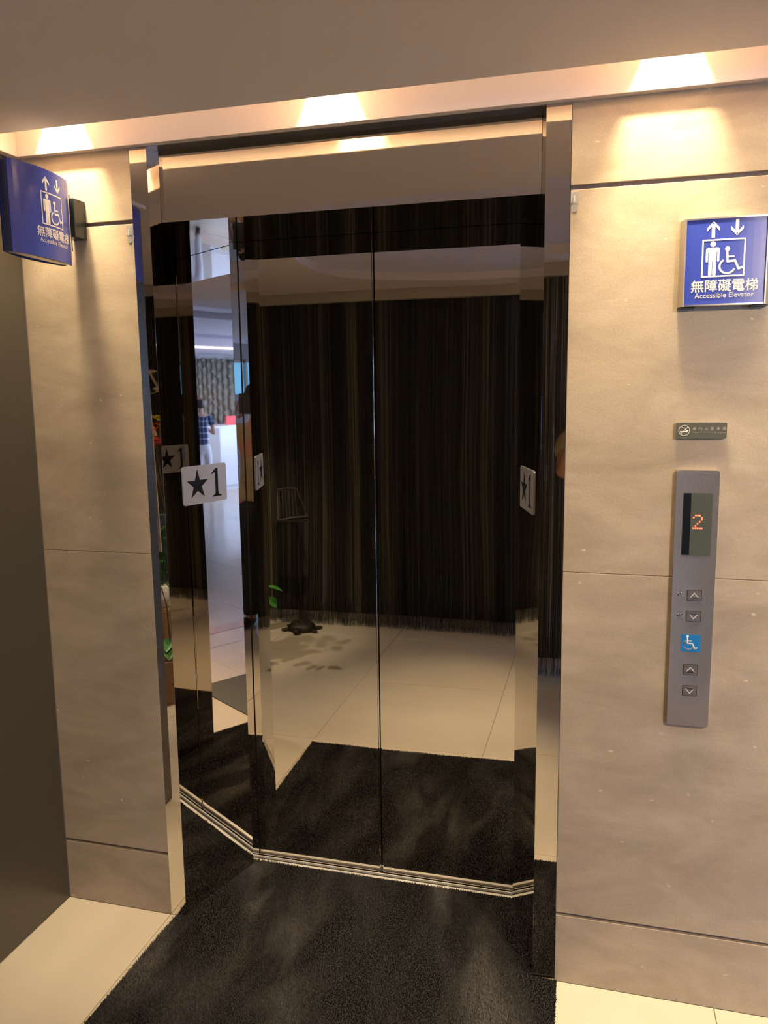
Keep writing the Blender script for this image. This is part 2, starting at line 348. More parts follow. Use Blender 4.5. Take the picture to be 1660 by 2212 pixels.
# slot: face of the wall side (fascia), room side face, top with square lamp openings
FY = -.022
fas = link('trim_2', BX(XL+.026, 3.0, FY, .012, ZT, 2.42, bev=.0008), FASCIA); tag(fas, 'pale painted fascia beam running over the lift portal', kind='structure')
fl_ = link('trim_3', BX(XL-.10, XL+.026, -.652, .012, ZT, 2.42, bev=.0008), FASCIA); tag(fl_, 'pale painted fascia returning along the left wall', kind='structure')
slot = link('cove_liner', BX(XL-.1, 3.0, -.1705, -.1690, ZC+.002, 2.42), COVE); tag(slot, 'pale inner face of the light slot above the lift', kind='structure')
bm = bmesh.new(); zt0, zt1 = 2.405, 2.42; px = XL-.1
for sx in SLOT_X:
    box(bm, px, sx-.046, -.1690, FY, zt0, zt1); box(bm, sx-.046, sx+.046, -.1690, -.166, zt0, zt1); box(bm, sx-.046, sx+.046, -.040, FY, zt0, zt1); px = sx+.046
box(bm, px, 3.0, -.1690, FY, zt0, zt1)
for sx in SLOT_X:
    for a in ((sx-.052, sx-.046, -.168, -.034), (sx+.046, sx+.052, -.168, -.034)): box(bm, *a, zt1, 2.60)
    for a in ((-.174, -.168), (-.040, -.034)): box(bm, sx-.046, sx+.046, *a, zt1, 2.60)
    box(bm, sx-.052, sx+.052, -.174, -.034, 2.60, 2.61)
link('slot_top', bm, COVE, slot)
for i, sx in enumerate(SLOT_X):
    t = thing('recessed_downlight', ['recessed square cove downlight above the left projecting sign', 'recessed square cove downlight above the lift doors',
              'recessed square cove downlight above the call panel', 'recessed square cove downlight furthest right, past the frame edge'][i], 'downlight', (sx, -.140, 2.60), 'downlights in the light slot')
    bm = bmesh.new(); lathe(bm, [(.024, 2.562), (.026, 2.599)], sx, -.140, 20); link('housing', bm, BLACKMET, t)
    bm = bmesh.new(); lathe(bm, [(.020, 2.5595), (.020, 2.561)], sx, -.140, 20); link('lens', bm, LAMPGLOW, t)

for x, y, z, lab in ((1.30, -1.55, ZC+.0445, 'round recessed downlight inside the oval ceiling recess, aimed at the tiles before the carpet'),
                     (2.5, -1.9, ZC, 'added round downlight fitting for the fill spot above the second string curtain'),  # this and the next fitting are added to house hall fill spots
                     (-1.9, -1.2, ZC, 'added round downlight fitting for the fill spot left of the cardboard boxes')):
    t = thing('round_downlight', lab, 'downlight', (x, y, z), 'round downlights of the hall ceiling')
    bm = bmesh.new(); lathe(bm, [(.050, z-.0005), (.052, z-.005), (.038, z-.006), (.034, z-.001)], x, y, 24); link('trim_ring', bm, ALU, t, smooth=False)
    bm = bmesh.new(); lathe(bm, [(.033, z-.0035), (.033, z-.0015)], x, y, 24); link('lens', bm, LAMPGLOW, t)

# lobby ceilings: curved bulkhead up to a higher ceiling
bm = bmesh.new()
prof = [(3.0, 2.304), (3.3, 2.315), (3.6, 2.37), (3.85, 2.46), (4.1, 2.54), (4.4, 2.57), (5.6, 2.57), (5.605, 2.50), (7.6, 2.50), (7.605, 2.455), (9.35, 2.455)]
def strip(bm, prof, y0, y1, y_curve=0):
    n = 24; rows = []
    for i in range(n+1):
        y = y0+(y1-y0)*i/n; c = y_curve*math.sin(PI*i/n)
        rows.append([bm.verts.new((x+c if 0 < k < len(prof)-1 else x, y, z)) for k, (x, z) in enumerate(prof)])
    for A, B in zip(rows[:-1], rows[1:]):
        for k in range(len(prof)-1): bm.faces.new((A[k], B[k], B[k+1], A[k+1]))
strip(bm, prof, 0, -7.9, .35)
tag(link('ceiling_lobby', bm, CEIL_BLUE_LIT), kind='structure')
bm = bmesh.new(); strip(bm, [(9.35, 2.455), (9.352, 2.45), (9.62, 2.45), (9.622, 2.50), (9.80, 2.50), (9.802, 2.43), (12.0, 2.43)], 0, -7.9)
tag(link('ceiling_counter', bm, CEIL_BLUE_LIT), kind='structure')
tag(link('trim_4', BX(9.64, 9.70, -7.5, -3.2, 2.475, 2.485), COVEGLOW), 'glowing light strip in the lobby ceiling', kind='structure')

# outer walls of the hall
tag(link('wall_hall_back', BX(-3.3, 1.10, -2.86, -2.76, 0, 2.304), DARKWALL), kind='structure')
tag(link('wall_hall_side', BX(1.0, 1.10, -7.9, -2.86, 0, 2.304), PLASTER), kind='structure')
tag(link('wall_hall_left', BX(-3.4, -3.3, -2.86, 0.1, 0, 2.46), DARKWALL), kind='structure')
tag(link('wall_lobby_end', BX(11.4, 11.5, -7.9, 0.1, 0, 2.6), PLASTER), kind='structure')
bm = bmesh.new()
for a in ((1.0, 3.2, 0, 2.6), (3.2, 4.5, 0, 1.62), (3.2, 4.5, 2.15, 2.6), (4.5, 5.1, 0, 2.6), (5.1, 10.1, 0, .55), (5.1, 10.1, 2.35, 2.6), (10.1, 11.5, 0, 2.6)):
    box(bm, a[0], a[1], -7.9, -7.8, a[2], a[3])
tag(link('wall_lobby_side', bm, PLASTER), kind='structure')
def window(n, x0, x1, z0, z1, mt, cols):
    wn = link(n, BX(x0, x1, -7.9, -7.88, z0, z1), mt); tag(wn, kind='structure')
    fr = bmesh.new()
    for a in ((x0, x1, z0, z0+.04), (x0, x1, z1-.04, z1), (x0, x0+.04, z0, z1), (x1-.04, x1, z0, z1)): box(fr, a[0], a[1], -7.87, -7.82, a[2], a[3])
    for i in range(1, cols): xx = x0+(x1-x0)*i/cols; box(fr, xx-.02, xx+.02, -7.87, -7.82, z0, z1)
    link('window_frame', fr, ALU, wn)
window('window_1', 3.2, 4.5, 1.62, 2.15, WINGLOW, 2)
window('window_2', 5.1, 10.1, .55, 2.35, WINGLOW2, 5)

# ------------------------------------------------------------------ lift portal in polished steel
portal = thing('lift_portal', 'mirror-polished steel lift portal with splayed jambs set in the stone wall', 'door frame', (.53, 0, 0))
def sheet(pts, z0, z1, name, m, parent, th=.003):
    """vertical folded sheet: pts are plan points, material on all faces"""
    bm = bmesh.new(); a = Vector(pts[0]); b = Vector(pts[1]); t = (b-a).normalized(); n = Vector((-t.y, t.x))*th
    prof = [a, b, b+n, a+n]
    lo = [bm.verts.new((*p, z0)) for p in prof]; hi = [bm.verts.new((*p, z1)) for p in prof]
    bm.faces.new(lo[::-1]); bm.faces.new(hi)
    for i in range(4): bm.faces.new((lo[i], lo[(i+1) % 4], hi[(i+1) % 4], hi[i]))
    return link(name, bm, m, parent)
z0p = .0005
def front_strip(x0, x1):
    bm = BX(x0, x1, 0, .012, z0p, ZT-.001); ed = [e for e in bm.edges if abs(e.verts[0].co.z-e.verts[1].co.z) > 1 and all(v.co.y < .001 for v in e.verts)]
    return link('front_strip', bm, MIRROR_FLAT, portal)
front_strip(X1, 0); front_strip(R0.x, X4)
# splayed jambs, then a short square return against the door
sheet([L0+Vector((.0004, .0005)), L1], z0p, ZT-.001, 'jamb_panel', MIRROR, portal)
sheet([R1, R0+Vector((-.0004, .0005))], z0p, ZT-.001, 'jamb_panel', MIRROR, portal)
sheet([L1+Vector((0, .0006)), Vector((L1.x, DY-.006))], z0p, ZH, 'jamb_return', MIRROR_FLAT, portal)
sheet([Vector((R1.x, DY-.006)), R1+Vector((0, .0006))], z0p, ZH, 'jamb_return', MIRROR_FLAT, portal)
def jx(y, left=True):
    a, b = (L0, L1) if left else (R0, R1); return a.x+(b.x-a.x)*y/.3066
bm = bmesh.new(); prism(bm, [(jx(TY)+.0008, ZH), (jx(TY, False)-.0008, ZH), (jx(TY, False)-.0008, ZT-.001), (jx(TY)+.0008, ZT-.001)], 0, -.003, Fr((0, TY, 0), (1, 0, 0), (0, 0, 1)))
link('header_panel', bm, MIRROR, portal)
bm = bmesh.new(); prism(bm, [(jx(TY)+.001, TY+.0032), (jx(TY, False)-.001, TY+.0032), (R1.x-.001, .3066), (R1.x-.001, DY-.004), (L1.x+.001, DY-.004), (L1.x+.001, .3066)], 0, .004, Fr((0, 0, ZH), (1, 0, 0), (0, 1, 0)))
link('header_soffit', bm, MIRROR, portal)
bm = bmesh.new(); prism(bm, [(.0, .0125), (1.0726, .0125), (jx(TY, False), TY-.0005), (jx(TY), TY-.0005)], 0, .004, Fr((0, 0, ZT-.001), (1, 0, 0), (0, 1, 0)))
box(bm, 0.0, 1.0726, .0, .0124, ZT-.001, ZT+.003)
link('upper_soffit', bm, ALU, portal)
# black backing of all gaps
bm = bmesh.new(); box(bm, -.02, L1.x-.004, .32, .50, 0, 2.3); box(bm, R1.x+.004, 1.10, .32, .50, 0, 2.3); box(bm, -.02, 1.10, DY+.032, .50, -.05, 2.3); box(bm, .0, 1.08, DY+.002, .5, ZH+.006, 2.3)
link('shaft_lining', bm, BLACKGAP, portal)

# ------------------------------------------------------------------ doors
SEAM = .5384
def door(n, x0, x1, lab):
    bm = BX(x0, x1, DY, DY+.03, .007, ZH+.012)
    ed = [e for e in bm.edges if abs(e.verts[0].co.z-e.verts[1].co.z) > 1 and all(v.co.y < DY+.001 for v in e.verts) and abs(e.verts[0].co.x-SEAM) < .01]
    bmesh.ops.bevel(bm, geom=ed, offset=.004, segments=5, affect='EDGES')
    d = link(n, bm, MIRROR); return tag(d, lab, kind='structure')
door('door_1', .03, SEAM-.0022, 'left sliding lift door leaf of mirror-polished steel')
door('door_2', SEAM+.0022, 1.05, 'right sliding lift door leaf of mirror-polished steel')

sill = thing('door_sill', 'ribbed aluminium lift sill with dark guide groove below the doors', 'sill', (.53, .345, 0), kind='structure')
link('sill_plate', BX(.088, .99, .3300, .3415, -.003, .006, bev=.0008), BRIGHT_ALU, sill)
link('sill_plate', BX(.088, .99, .3572, .3598, -.003, .0065, bev=.0006), BRIGHT_ALU, sill)
link('guide_groove', BX(.088, .99, .3425, .3565, -.003, -.001), BLACKGAP, sill)
link('rear_gap', BX(.088, .99, .3600, .398, -.003, .001), BLACKGAP, sill)

# ------------------------------------------------------------------ star-one plates on the jambs
def star(cx, cy, R_, r_=.382):
    return [(cx+(R_ if i % 2 == 0 else R_*r_)*math.sin(PI*i/5), cy+(R_ if i % 2 == 0 else R_*r_)*math.cos(PI*i/5)) for i in range(10)]
def plate(F, lab):
    t = thing('floor_number_plate', lab, 'sign', F(0, 0, 0), 'floor plates on the lift jambs')
    bm = bmesh.new(); prism(bm, rrect(0, 0, .186, .117, .007), 0, .003, F); 
    link('plate', bm, PLATE, t)
    bm = bmesh.new(); S = star(-.034, .000, .047); prism(bm, S, .003, .0034, F)
    c = bm.verts.new(F(-.034, 0, .0055)); sv = [bm.verts.new(F(*p, .0035)) for p in S]
    for i in range(10): bm.faces.new((sv[i], sv[(i+1) % 10], c))
    link('star', bm, INK, t)
    bm = bmesh.new(); one = [(.031, .030), (.050, .046), (.055, .046), (.055, -.030), (.058, -.035), (.068, -.0375), (.068, -.041), (.030, -.041), (.030, -.0375), (.040, -.035), (.043, -.030), (.043, .028), (.040, .0315), (.034, .0275)]
    one = [(.027, .030), (.046, .0455), (.0545, .0455), (.0545, -.031), (.0575, -.037), (.068, -.0395), (.068, -.0435), (.029, -.0435), (.029, -.0395), (.0395, -.037), (.0425, -.031), (.0425, .030), (.0385, .0325), (.029, .0265)]
    prism(bm, one, .003, .0036, F); link('numeral', bm, INK, t)
dl = (L1-L0).normalized(); dr = (R0-R1).normalized()
cl = L0+dl*.1675; cr_ = R0-dr*.1675
plate(Fr((*cl, 1.3515), (*dl, 0), (0, 0, 1)), 'silver plate with black star and numeral 1 on the left splayed jamb')
plate(Fr((*cr_, 1.3515), (*dr, 0), (0, 0, 1)), 'silver plate with black star and numeral 1 on the right splayed jamb')

# ------------------------------------------------------------------ pictogram artwork for the blue signs
def sign_art(F, w, s, cu, cv, bulge=None, t=.0006):
    """returns bmeshes (arrows+picto, lettering); s = scale (1 = 0.174 m wide sign), centre cu,cv"""
    P = lambda q: (cu+q[0]*s, cv+q[1]*s)
    a = bmesh.new(); w1 = w+t
    def poly(pts): prism(a, [P(q) for q in pts], w, w1, F, bulge)
    up = [(-.0135, .0), (-.0135, -.0075), (-.0035, .0035), (-.0035, -.0215), (.0035, -.0215), (.0035, .0035), (.0135, -.0075), (.0135, .0), (0, .0145)]
    for ox, sg in ((-.0285, 1), (.0215, -1)):
        oy = .0745 if sg == 1 else .0745
        prism_pts = [(ox+q[0], oy+(q[1] if sg == 1 else -q[1]-.005)) for q in up]
        # split arrow into convex bits: head chevrons + shaft
        h = lambda k: (ox+up[k][0], oy+sg*up[k][1]-(0 if sg == 1 else .005))
        for q in ([h(0), h(1), h(2), (ox, oy+sg*.0145-(0 if sg == 1 else .005))], [h(7), h(6), h(5), (ox, oy+sg*.0145-(0 if sg == 1 else .005))],
                  [(ox-.0035, oy+sg*.008-(0 if sg == 1 else .005)), h(3), h(4), (ox+.0035, oy+sg*.008-(0 if sg == 1 else .005))]):
            poly(q)
    # frame of segments
    x0, x1, y0, y1 = -.051, .041, -.034, .0495; lw = .0032; n = 8
    for i in range(n):
        xa = x0+(x1-x0)*i/n; xb = x0+(x1-x0)*(i+1)/n
        poly([(xa, y0), (xb, y0), (xb, y0+lw), (xa, y0+lw)]); poly([(xa, y1-lw), (xb, y1-lw), (xb, y1), (xa, y1)])
    poly([(x0, y0), (x0+lw, y0), (x0+lw, y1), (x0, y1)]); poly([(x1-lw, y0), (x1, y0), (x1, y1), (x1-lw, y1)])
    S = lambda pts, wd, caps=True: stroke(a, [P(q) for q in pts], wd*s, w, w1, F, bulge, caps)
    # standing man
    mx = -.028; prism(a, [P(q) for q in circ(mx, .0390, .0060)], w, w1, F, bulge)
    poly([(mx-.0085, .0310), (mx+.0085, .0310), (mx+.0085, 0), (mx-.0085, 0)])
    prism(a, [P(q) for q in rrect(mx, .0265, .0290, .0100, .0049)], w, w1, F, bulge)
    for sg in (-1, 1):
        prism(a, [P(q) for q in rrect(mx+sg*.01225, .0145, .0045, .0300, .0022)], w, w1, F, bulge)
        prism(a, [P(q) for q in rrect(mx+sg*.0044, -.0110, .0076, .0400, .0036)], w, w1, F, bulge)
    # wheelchair user
    wx, wy = .0035, -.0085
    prism(a, [P(q) for q in circ(wx-.0005, .0270, .0052)], w, w1, F, bulge)
    S([(wx-.001, .0220), (wx+.0005, -.0005), (wx+.0165, .0005), (wx+.0245, -.0175), (wx+.0335, -.0140)], .0048)
    S([(wx+.000, .0100), (wx+.0150, .0100)], .0034)
    arc = [(wx+.0005+.0165*math.cos(math.radians(q)), wy-.0025+.0155*math.sin(math.radians(q))) for q in range(120, 348, 12)]
    S(arc, .0042)
    b = bmesh.new(); text(b, '無障礙電梯', .03, F, cu, cv-.0530*s, w, .142*s, .00045, bulge, t)
    text(b, 'Accessible Elevator', .02, F, cu, cv-.0745*s, w, .126*s, .00015, bulge, t)
    return a, b
def curved_face(bm, x0, x1, z0, z1, w0, F, bulge, n=12):
    V = [[bm.verts.new(F(x0+(x1-x0)*i/n, z, w0+bulge(x0+(x1-x0)*i/n))) for z in (z0, z1)] for i in range(n+1)]
    B = [[bm.verts.new(F(x0+(x1-x0)*i/n, z, w0-.003+bulge(x0+(x1-x0)*i/n))) for z in (z0, z1)] for i in range(n+1)]
    for i in range(n):
        bm.faces.new((V[i][0], V[i+1][0], V[i+1][1], V[i][1])); bm.faces.new((B[i+1][0], B[i][0], B[i][1], B[i+1][1]))
        bm.faces.new((V[i][0], B[i][0], B[i+1][0], V[i+1][0])); bm.faces.new((V[i][1], V[i+1][1], B[i+1][1], B[i][1]))
    for i in (0, n): bm.faces.new((V[i][0], V[i][1], B[i][1], B[i][0]))
# right wall sign
SR = thing('accessible_elevator_sign', 'blue Accessible Elevator sign in an aluminium holder flat on the right stone wall', 'sign', (1.481, 0, 1.90))
F = Fr((1.4805, -.0005, 1.9055), (1, 0, 0), (0, 0, 1)); hw, hh = .0875, .0965
bl = lambda q: .006*(1-(q/.0875)**2)
for sg in (-1, 1):
    bm = bmesh.new(); pts = [(hw-.001, .0), (.0975, .0), (.0975, .006), (hw+.001, .030), (hw-.002, .030)]
    lo = [F(sg*p[0], -hh-.001, p[1]) for p in pts]; hi = [F(sg*p[0], hh+.001, p[1]) for p in pts]
    a = [bm.verts.new(q) for q in lo]; b = [bm.verts.new(q) for q in hi]; bm.faces.new(a); bm.faces.new(b[::-1])
    for i in range(5): bm.faces.new((a[i], a[(i+1) % 5], b[(i+1) % 5], b[i]))
    link('side_rail', bm, ALU, SR)
for za, zb in ((hh-.0025, hh+.001), (-hh-.001, -hh+.0025)):
    bm = bmesh.new()
    for i in range(10):
        xa, xb = -hw+2*hw*i/10, -hw+2*hw*(i+1)/10
        q0, q1 = bl(xa), bl(xb)
        vs = [F(xa, za, .0), F(xb, za, .0), F(xb, zb, .0), F(xa, zb, .0), F(xa, za, .0275+q0), F(xb, za, .0275+q1), F(xb, zb, .0275+q1), F(xa, zb, .0275+q0)]
        v = [bm.verts.new(p) for p in vs]
        for f in ((0, 1, 2, 3), (4, 5, 6, 7), (0, 1, 5, 4), (2, 3, 7, 6), (1, 2, 6, 5), (0, 3, 7, 4)): bm.faces.new([v[k] for k in f])
    bmesh.ops.remove_doubles(bm, verts=bm.verts[:], dist=1e-6); link('edge_rail', bm, ALU, SR)
bm = bmesh.new(); curved_face(bm, -hw+.001, hw-.001, -hh+.0025, hh-.0025, .0255, F, bl); link('face_panel', bm, BLUE, SR)
a, b = sign_art(F, .0256, 1.0, 0, 0, bl); link('pictogram', a, WHITE, SR); link('lettering', b, WHITE, SR)
for q in ((1.385, 1.42, -.022, 0, 1.8045, 1.8085), (1.54, 1.576, -.022, 0, 1.8045, 1.8085), (1.52, 1.56, -.012, 0, 2.003, 2.006)): link('end_cap', BX(*q), BLACKMET, SR)

# left projecting sign, two bowed faces on a black bracket
SL = thing('accessible_elevator_sign', 'blue Accessible Elevator sign projecting from the left wall on a black bracket', 'sign', (-.22, -.02, 2.09))
F = Fr((-.2125, -.181, 2.0905), (0, 1, 0), (0, 0, 1)); hw, hh = .1165, .1120
bl = lambda q: .020*(1-(q/.1165)**2)
bm = bmesh.new(); curved_face(bm, -hw, hw, -hh, hh, .004, F, bl, 16); link('face_panel', bm, BLUE, SL)
a, b = sign_art(F, .0042, .99, .028, .006, bl); link('pictogram', a, WHITE, SL); link('lettering', b, WHITE, SL)
bm = bmesh.new(); F2 = Fr((-.2275, -.181, 2.0905), (0, -1, 0), (0, 0, 1)); curved_face(bm, -hw, hw+.012, -hh, hh, .004, F2, bl, 16); link('rear_panel', bm, NAVY, SL)
bm = bmesh.new(); 
for zz in (-hh+.002, hh-.006):
    box(bm, -.233, -.207, -.181-hw+.004, -.181+hw-.004, 2.0905+zz, 2.0905+zz+.004)
box(bm, -.232, -.208, -.072, -.062, 1.99, 2.19); box(bm, -.230, -.212, -.296, -.290, 1.985, 2.195)
link('inner_frame', bm, ALU, SL)
bm = bmesh.new(); box(bm, -.243, -.200, -.052, -.0003, 2.058, 2.161, bev=.001); box(bm, -.229, -.2125, -.066, -.050, 2.02, 2.17, bev=.001); link('bracket', bm, BLACKMET, SL)
bm = bmesh.new(); ball(bm, F(.100, .055, .0075), .0018, n=8); link('screw', bm, BRIGHT_ALU, SL)

# ------------------------------------------------------------------ no smoking sign
NS = thing('no_smoking_sign', 'small grey no-smoking plate above the call panel', 'sign', (1.45, 0, 1.52))
F = Fr((1.4480, 0, 1.5210), (1, 0, 0), (0, 0, 1))
bm = bmesh.new(); prism(bm, rrect(0, 0, .113, .038, .004), .0062, .0110, F); link('plate', bm, GREYSIGN, NS)
bm = bmesh.new(); prism(bm, rrect(0, 0, .112, .037, .004), 0.0, .0061, F); link('clear_backing', bm, CLEAR, NS)
bm = bmesh.new()
cx = -.0385; ring = [(cx+.0122*math.cos(PI*i/12), .0122*math.sin(PI*i/12)) for i in range(25)]; stroke(bm, ring, .0013, .0111, .0114, F)
stroke(bm, [(cx-.0085, -.0085), (cx+.0085, .0085)], .0014, .0111, .0114, F)
prism(bm, rrect(cx-.001, -.0030, .0165, .0030, .0004), .0111, .0114, F); prism(bm, rrect(cx+.006, -.0005, .0060, .0035, .0004), .0111, .0114, F)
stroke(bm, [(cx-.006, .0085), (cx-.002, .0055), (cx+.001, .0060), (cx+.004, .0025)], .0011, .0111, .0114, F)
link('pictogram', bm, WHITE, NS)
bm = bmesh.new()
for i, ch in enumerate('館內全面禁煙'): text(bm, ch, .0075, F, -.0155+.0132*i, .0042, .0111, .0070, .00022, None, .0002)
text(bm, 'Please do not smoke in all areas', .004, F, .0175, -.0045, .0111, .072, .00012, None, .0002); link('lettering', bm, WHITE, NS)

# ------------------------------------------------------------------ call panel
CP = thing('call_panel', 'tall brushed steel lift call panel with red floor display and four buttons', 'panel', (1.4475, 0, 1.10))
F = Fr((1.4455, 0, 1.1035), (1, 0, 0), (0, 0, 1)); T = .014
bm = bmesh.new(); prism(bm, rrect(0, 0, .0975, .644, .006), .0005, T, F)
ed = [e for e in bm.edges if all(abs((v.co.y)+T) < 1e-5 for v in e.verts)]
bmesh.ops.bevel(bm, geom=ed, offset=.0012, segments=2, affect='EDGES'); link('faceplate', bm, BRUSH, CP)
dcx, dcz = .0015, 1.2945-1.1035
bm = bmesh.new(); prism(bm, rrect(dcx, dcz, .0665, .153, .0022), T, T+.0008, F); dsp = link('display', bm, BLACKGLASS, CP)
bm = bmesh.new(); prism(bm, [(dcx-.0328, dcz-.0755), (dcx-.0150, dcz-.0755), (dcx-.0150, dcz+.0755), (dcx-.0328, dcz+.0755)], T+.0008, T+.0010, F); link('dark_display_reflection', bm, INK, CP)  # dark reflection at the left of the glass, laid on as flat ink
two = ['01110', '10001', '00001', '00110', '01000', '10000', '11111']; two = ['01110', '10001', '00001', '00010', '00100', '01000', '11111']
bm = bmesh.new()
for ry, row in enumerate(two):
    for rx, ch in enumerate(row):
        if ch == '1': prism(bm, circ(.0030+(rx-2)*.0047-.0, (1.3010-1.1035)+(3-ry)*.0052, .0019, 10), T+.0008, T+.0015, F)
link('floor_numeral', bm, LED, CP)
for i, (bz, up_) in enumerate(((1.1180, 1), (1.0655, 0), (.9285, 1), (.8740, 0))):
    bx = 1.4487 if i < 2 else 1.4475
    u0, v0 = bx-1.4455, bz-1.1035
    bm = bmesh.new(); prism(bm, rrect(u0, v0, .0345, .0275, .0022), T, T+.0002, F); fr = link('button_gap', bm, BLACKGAP, CP)
    bm = bmesh.new(); prism(bm, rrect(u0, v0, .0318, .0248, .0018), T, T+.0016, F)
    tr = bmesh.new(); sg = 1 if up_ else -1; tt = [(u0-.0095, v0-sg*.0055), (u0+.0095, v0-sg*.0055), (u0, v0+sg*.0065), (u0-.0095, v0-sg*.0055), (u0+.0095, v0-sg*.0055)]
    stroke(tr, tt, .0014, T+.0016, T+.0019, F)
    bt = link('button', bm, BTN, CP); link('arrow_outline', tr, WHITE, bt)
for bz in (1.1180, 1.0655):
    u0, v0 = 1.4170-1.4455, bz-1.1035+.001
    bm = bmesh.new(); prism(bm, rrect(u0, v0, .0175, .0100, .0008), T, T+.0006, F); bp_ = link('braille_plate', bm, PLATE, CP)
    bm = bmesh.new()
    for q in ((-.0065, .0), (-.0040, -.0022), (-.0015, .0020), (.0008, -.0020), (.0050, .0018)): prism(bm, rrect(u0+q[0], v0+q[1], .0024, .0036, .0006), T+.0006, T+.0010, F)
    link('braille_dot', bm, INK, bp_)
bm = bmesh.new(); prism(bm, rrect(-.0005, .9965-1.1035, .0460, .0440, .0015), T, T+.0004, F); st = link('wheelchair_sticker', bm, STICKER, CP)
bm = bmesh.new(); sc0 = 1.02; o0 = (-.0005-.004, .9965-1.1035+.002)
W = lambda q: (o0[0]+q[0]*sc0, o0[1]+q[1]*sc0)
prism(bm, [W(q) for q in circ(-.0035, .0150, .0030, 14)], T+.0004, T+.0008, F)
stroke(bm, [W(q) for q in ((-.0035, .0125), (-.0032, -.0020), (.0085, -.0020), (.0135, -.0145), (.0195, -.0125))], .0029, T+.0004, T+.0008, F)
stroke(bm, [W(q) for q in ((-.0030, .0040), (.0065, .0040))], .0024, T+.0004, T+.0008, F)
stroke(bm, [W((.0-.0005+.0118*math.cos(math.radians(q)), -.0060+.0115*math.sin(math.radians(q)))) for q in range(125, 345, 12)], .0027, T+.0004, T+.0008, F)
link('wheelchair_symbol', bm, WHITE, st)

# ------------------------------------------------------------------ clear adhesive hooks
for hx, hz, lab in ((1.1415, 2.066, 'clear plastic adhesive hook beside the right portal strip'), (-.0630, 2.066, 'clear plastic adhesive hook beside the left portal strip')):
    t = thing('adhesive_hook', lab, 'hook', (hx, 0, hz), 'clear hooks on the stone wall'); F = Fr((hx, 0, hz), (1, 0, 0), (0, 0, 1))
    bm = bmesh.new(); prism(bm, rrect(0, .009, .017, .026, .003), .0002, .003, F); prism(bm, rrect(0, -.013, .013, .022, .006), .0002, .002, F); link('base', bm, CLEAR, t)
    bm = bmesh.new(); tube(bm, [F(0, .014, .003), F(0, .004, .006), F(0, -.004, .009), F(0, -.006, .013), F(0, -.002, .016)], .0025, 8); link('hook_arm', bm, CLEAR, t)

# ------------------------------------------------------------------ carpet
poly = [(-.030, -.004), (-.045, -.560), (1.145, -.562), (1.1385, -.006), (1.0705, -.003), (.9855, .3285), (.0915, .3285), (.0012, -.003)]
carpet = thing('carpet', 'black deep-pile carpet mat running from the hall into the lift portal', 'carpet', (.53, -.2, 0))
bm = bmesh.new(); lo = [bm.verts.new((*p, .0006)) for p in poly]; hi = [bm.verts.new((*p, .0065)) for p in poly]
bm.faces.new(lo[::-1]); bm.faces.new(hi)
for i in range(len(poly)): bm.faces.new((lo[i], lo[(i+1) % 8], hi[(i+1) % 8], hi[i]))
link('carpet_backing', bm, CARPET, carpet)
def inside(x, y):
    c = False; j = len(poly)-1
    for i in range(len(poly)):
        (xi, yi), (xj, yj) = poly[i], poly[j]
        if (yi > y) != (yj > y) and x < (xj-xi)*(y-yi)/(yj-yi)+xi: c = not c
        j = i
    return c
verts = []; faces = []; st_ = .0031; y = -.566
while y < .3285:
    x = -.050
    while x < 1.150:
        jx_, jy_ = x+random.uniform(-.0015, .0015), y+random.uniform(-.0015, .0015)
        if inside(jx_, jy_):
            nz = noise.noise(Vector((jx_*5+jy_*2.2, jy_*2.0-jx_*.8, 0)))
            a = random.uniform(0, PI); hgt = random.uniform(.0090, .0118); ww = .0017
            lx, ly = .004*nz*1.6+random.uniform(-.0018, .0018), -.005*nz*1.6+random.uniform(-.0018, .0018)
            k = len(verts); ca, sa = math.cos(a)*ww, math.sin(a)*ww
            verts += [(jx_-ca, jy_-sa, .004), (jx_+ca, jy_+sa, .004), (jx_+lx+ca*.5, jy_+ly+sa*.5, hgt), (jx_+lx-ca*.5, jy_+ly-sa*.5, hgt)]
            faces.append((k, k+1, k+2, k+3))
        x += st_
    y += st_
me = bpy.data.meshes.new('pile'); me.from_pydata(verts, [], faces); me.materials.append(PILE)
o = bpy.data.objects.new('pile', me); COL.objects.link(o); o.parent = carpet; o.matrix_parent_inverse = Matrix.Translation(-carpet.location); tag(o, kind='stuff')

# grey floor mat to the right
gm = thing('floor_mat', 'flat grey floor mat lying on the tiles right of the lift', 'mat', (1.5, -.5, 0))
F = Fr((0, 0, 0), (1, 0, 0), (0, 1, 0)); bm = bmesh.new(); prism(bm, rrect(1.461, -.60, .602, .63, .004), .0006, .006, F); link('mat_surface', bm, GREYMAT, gm)

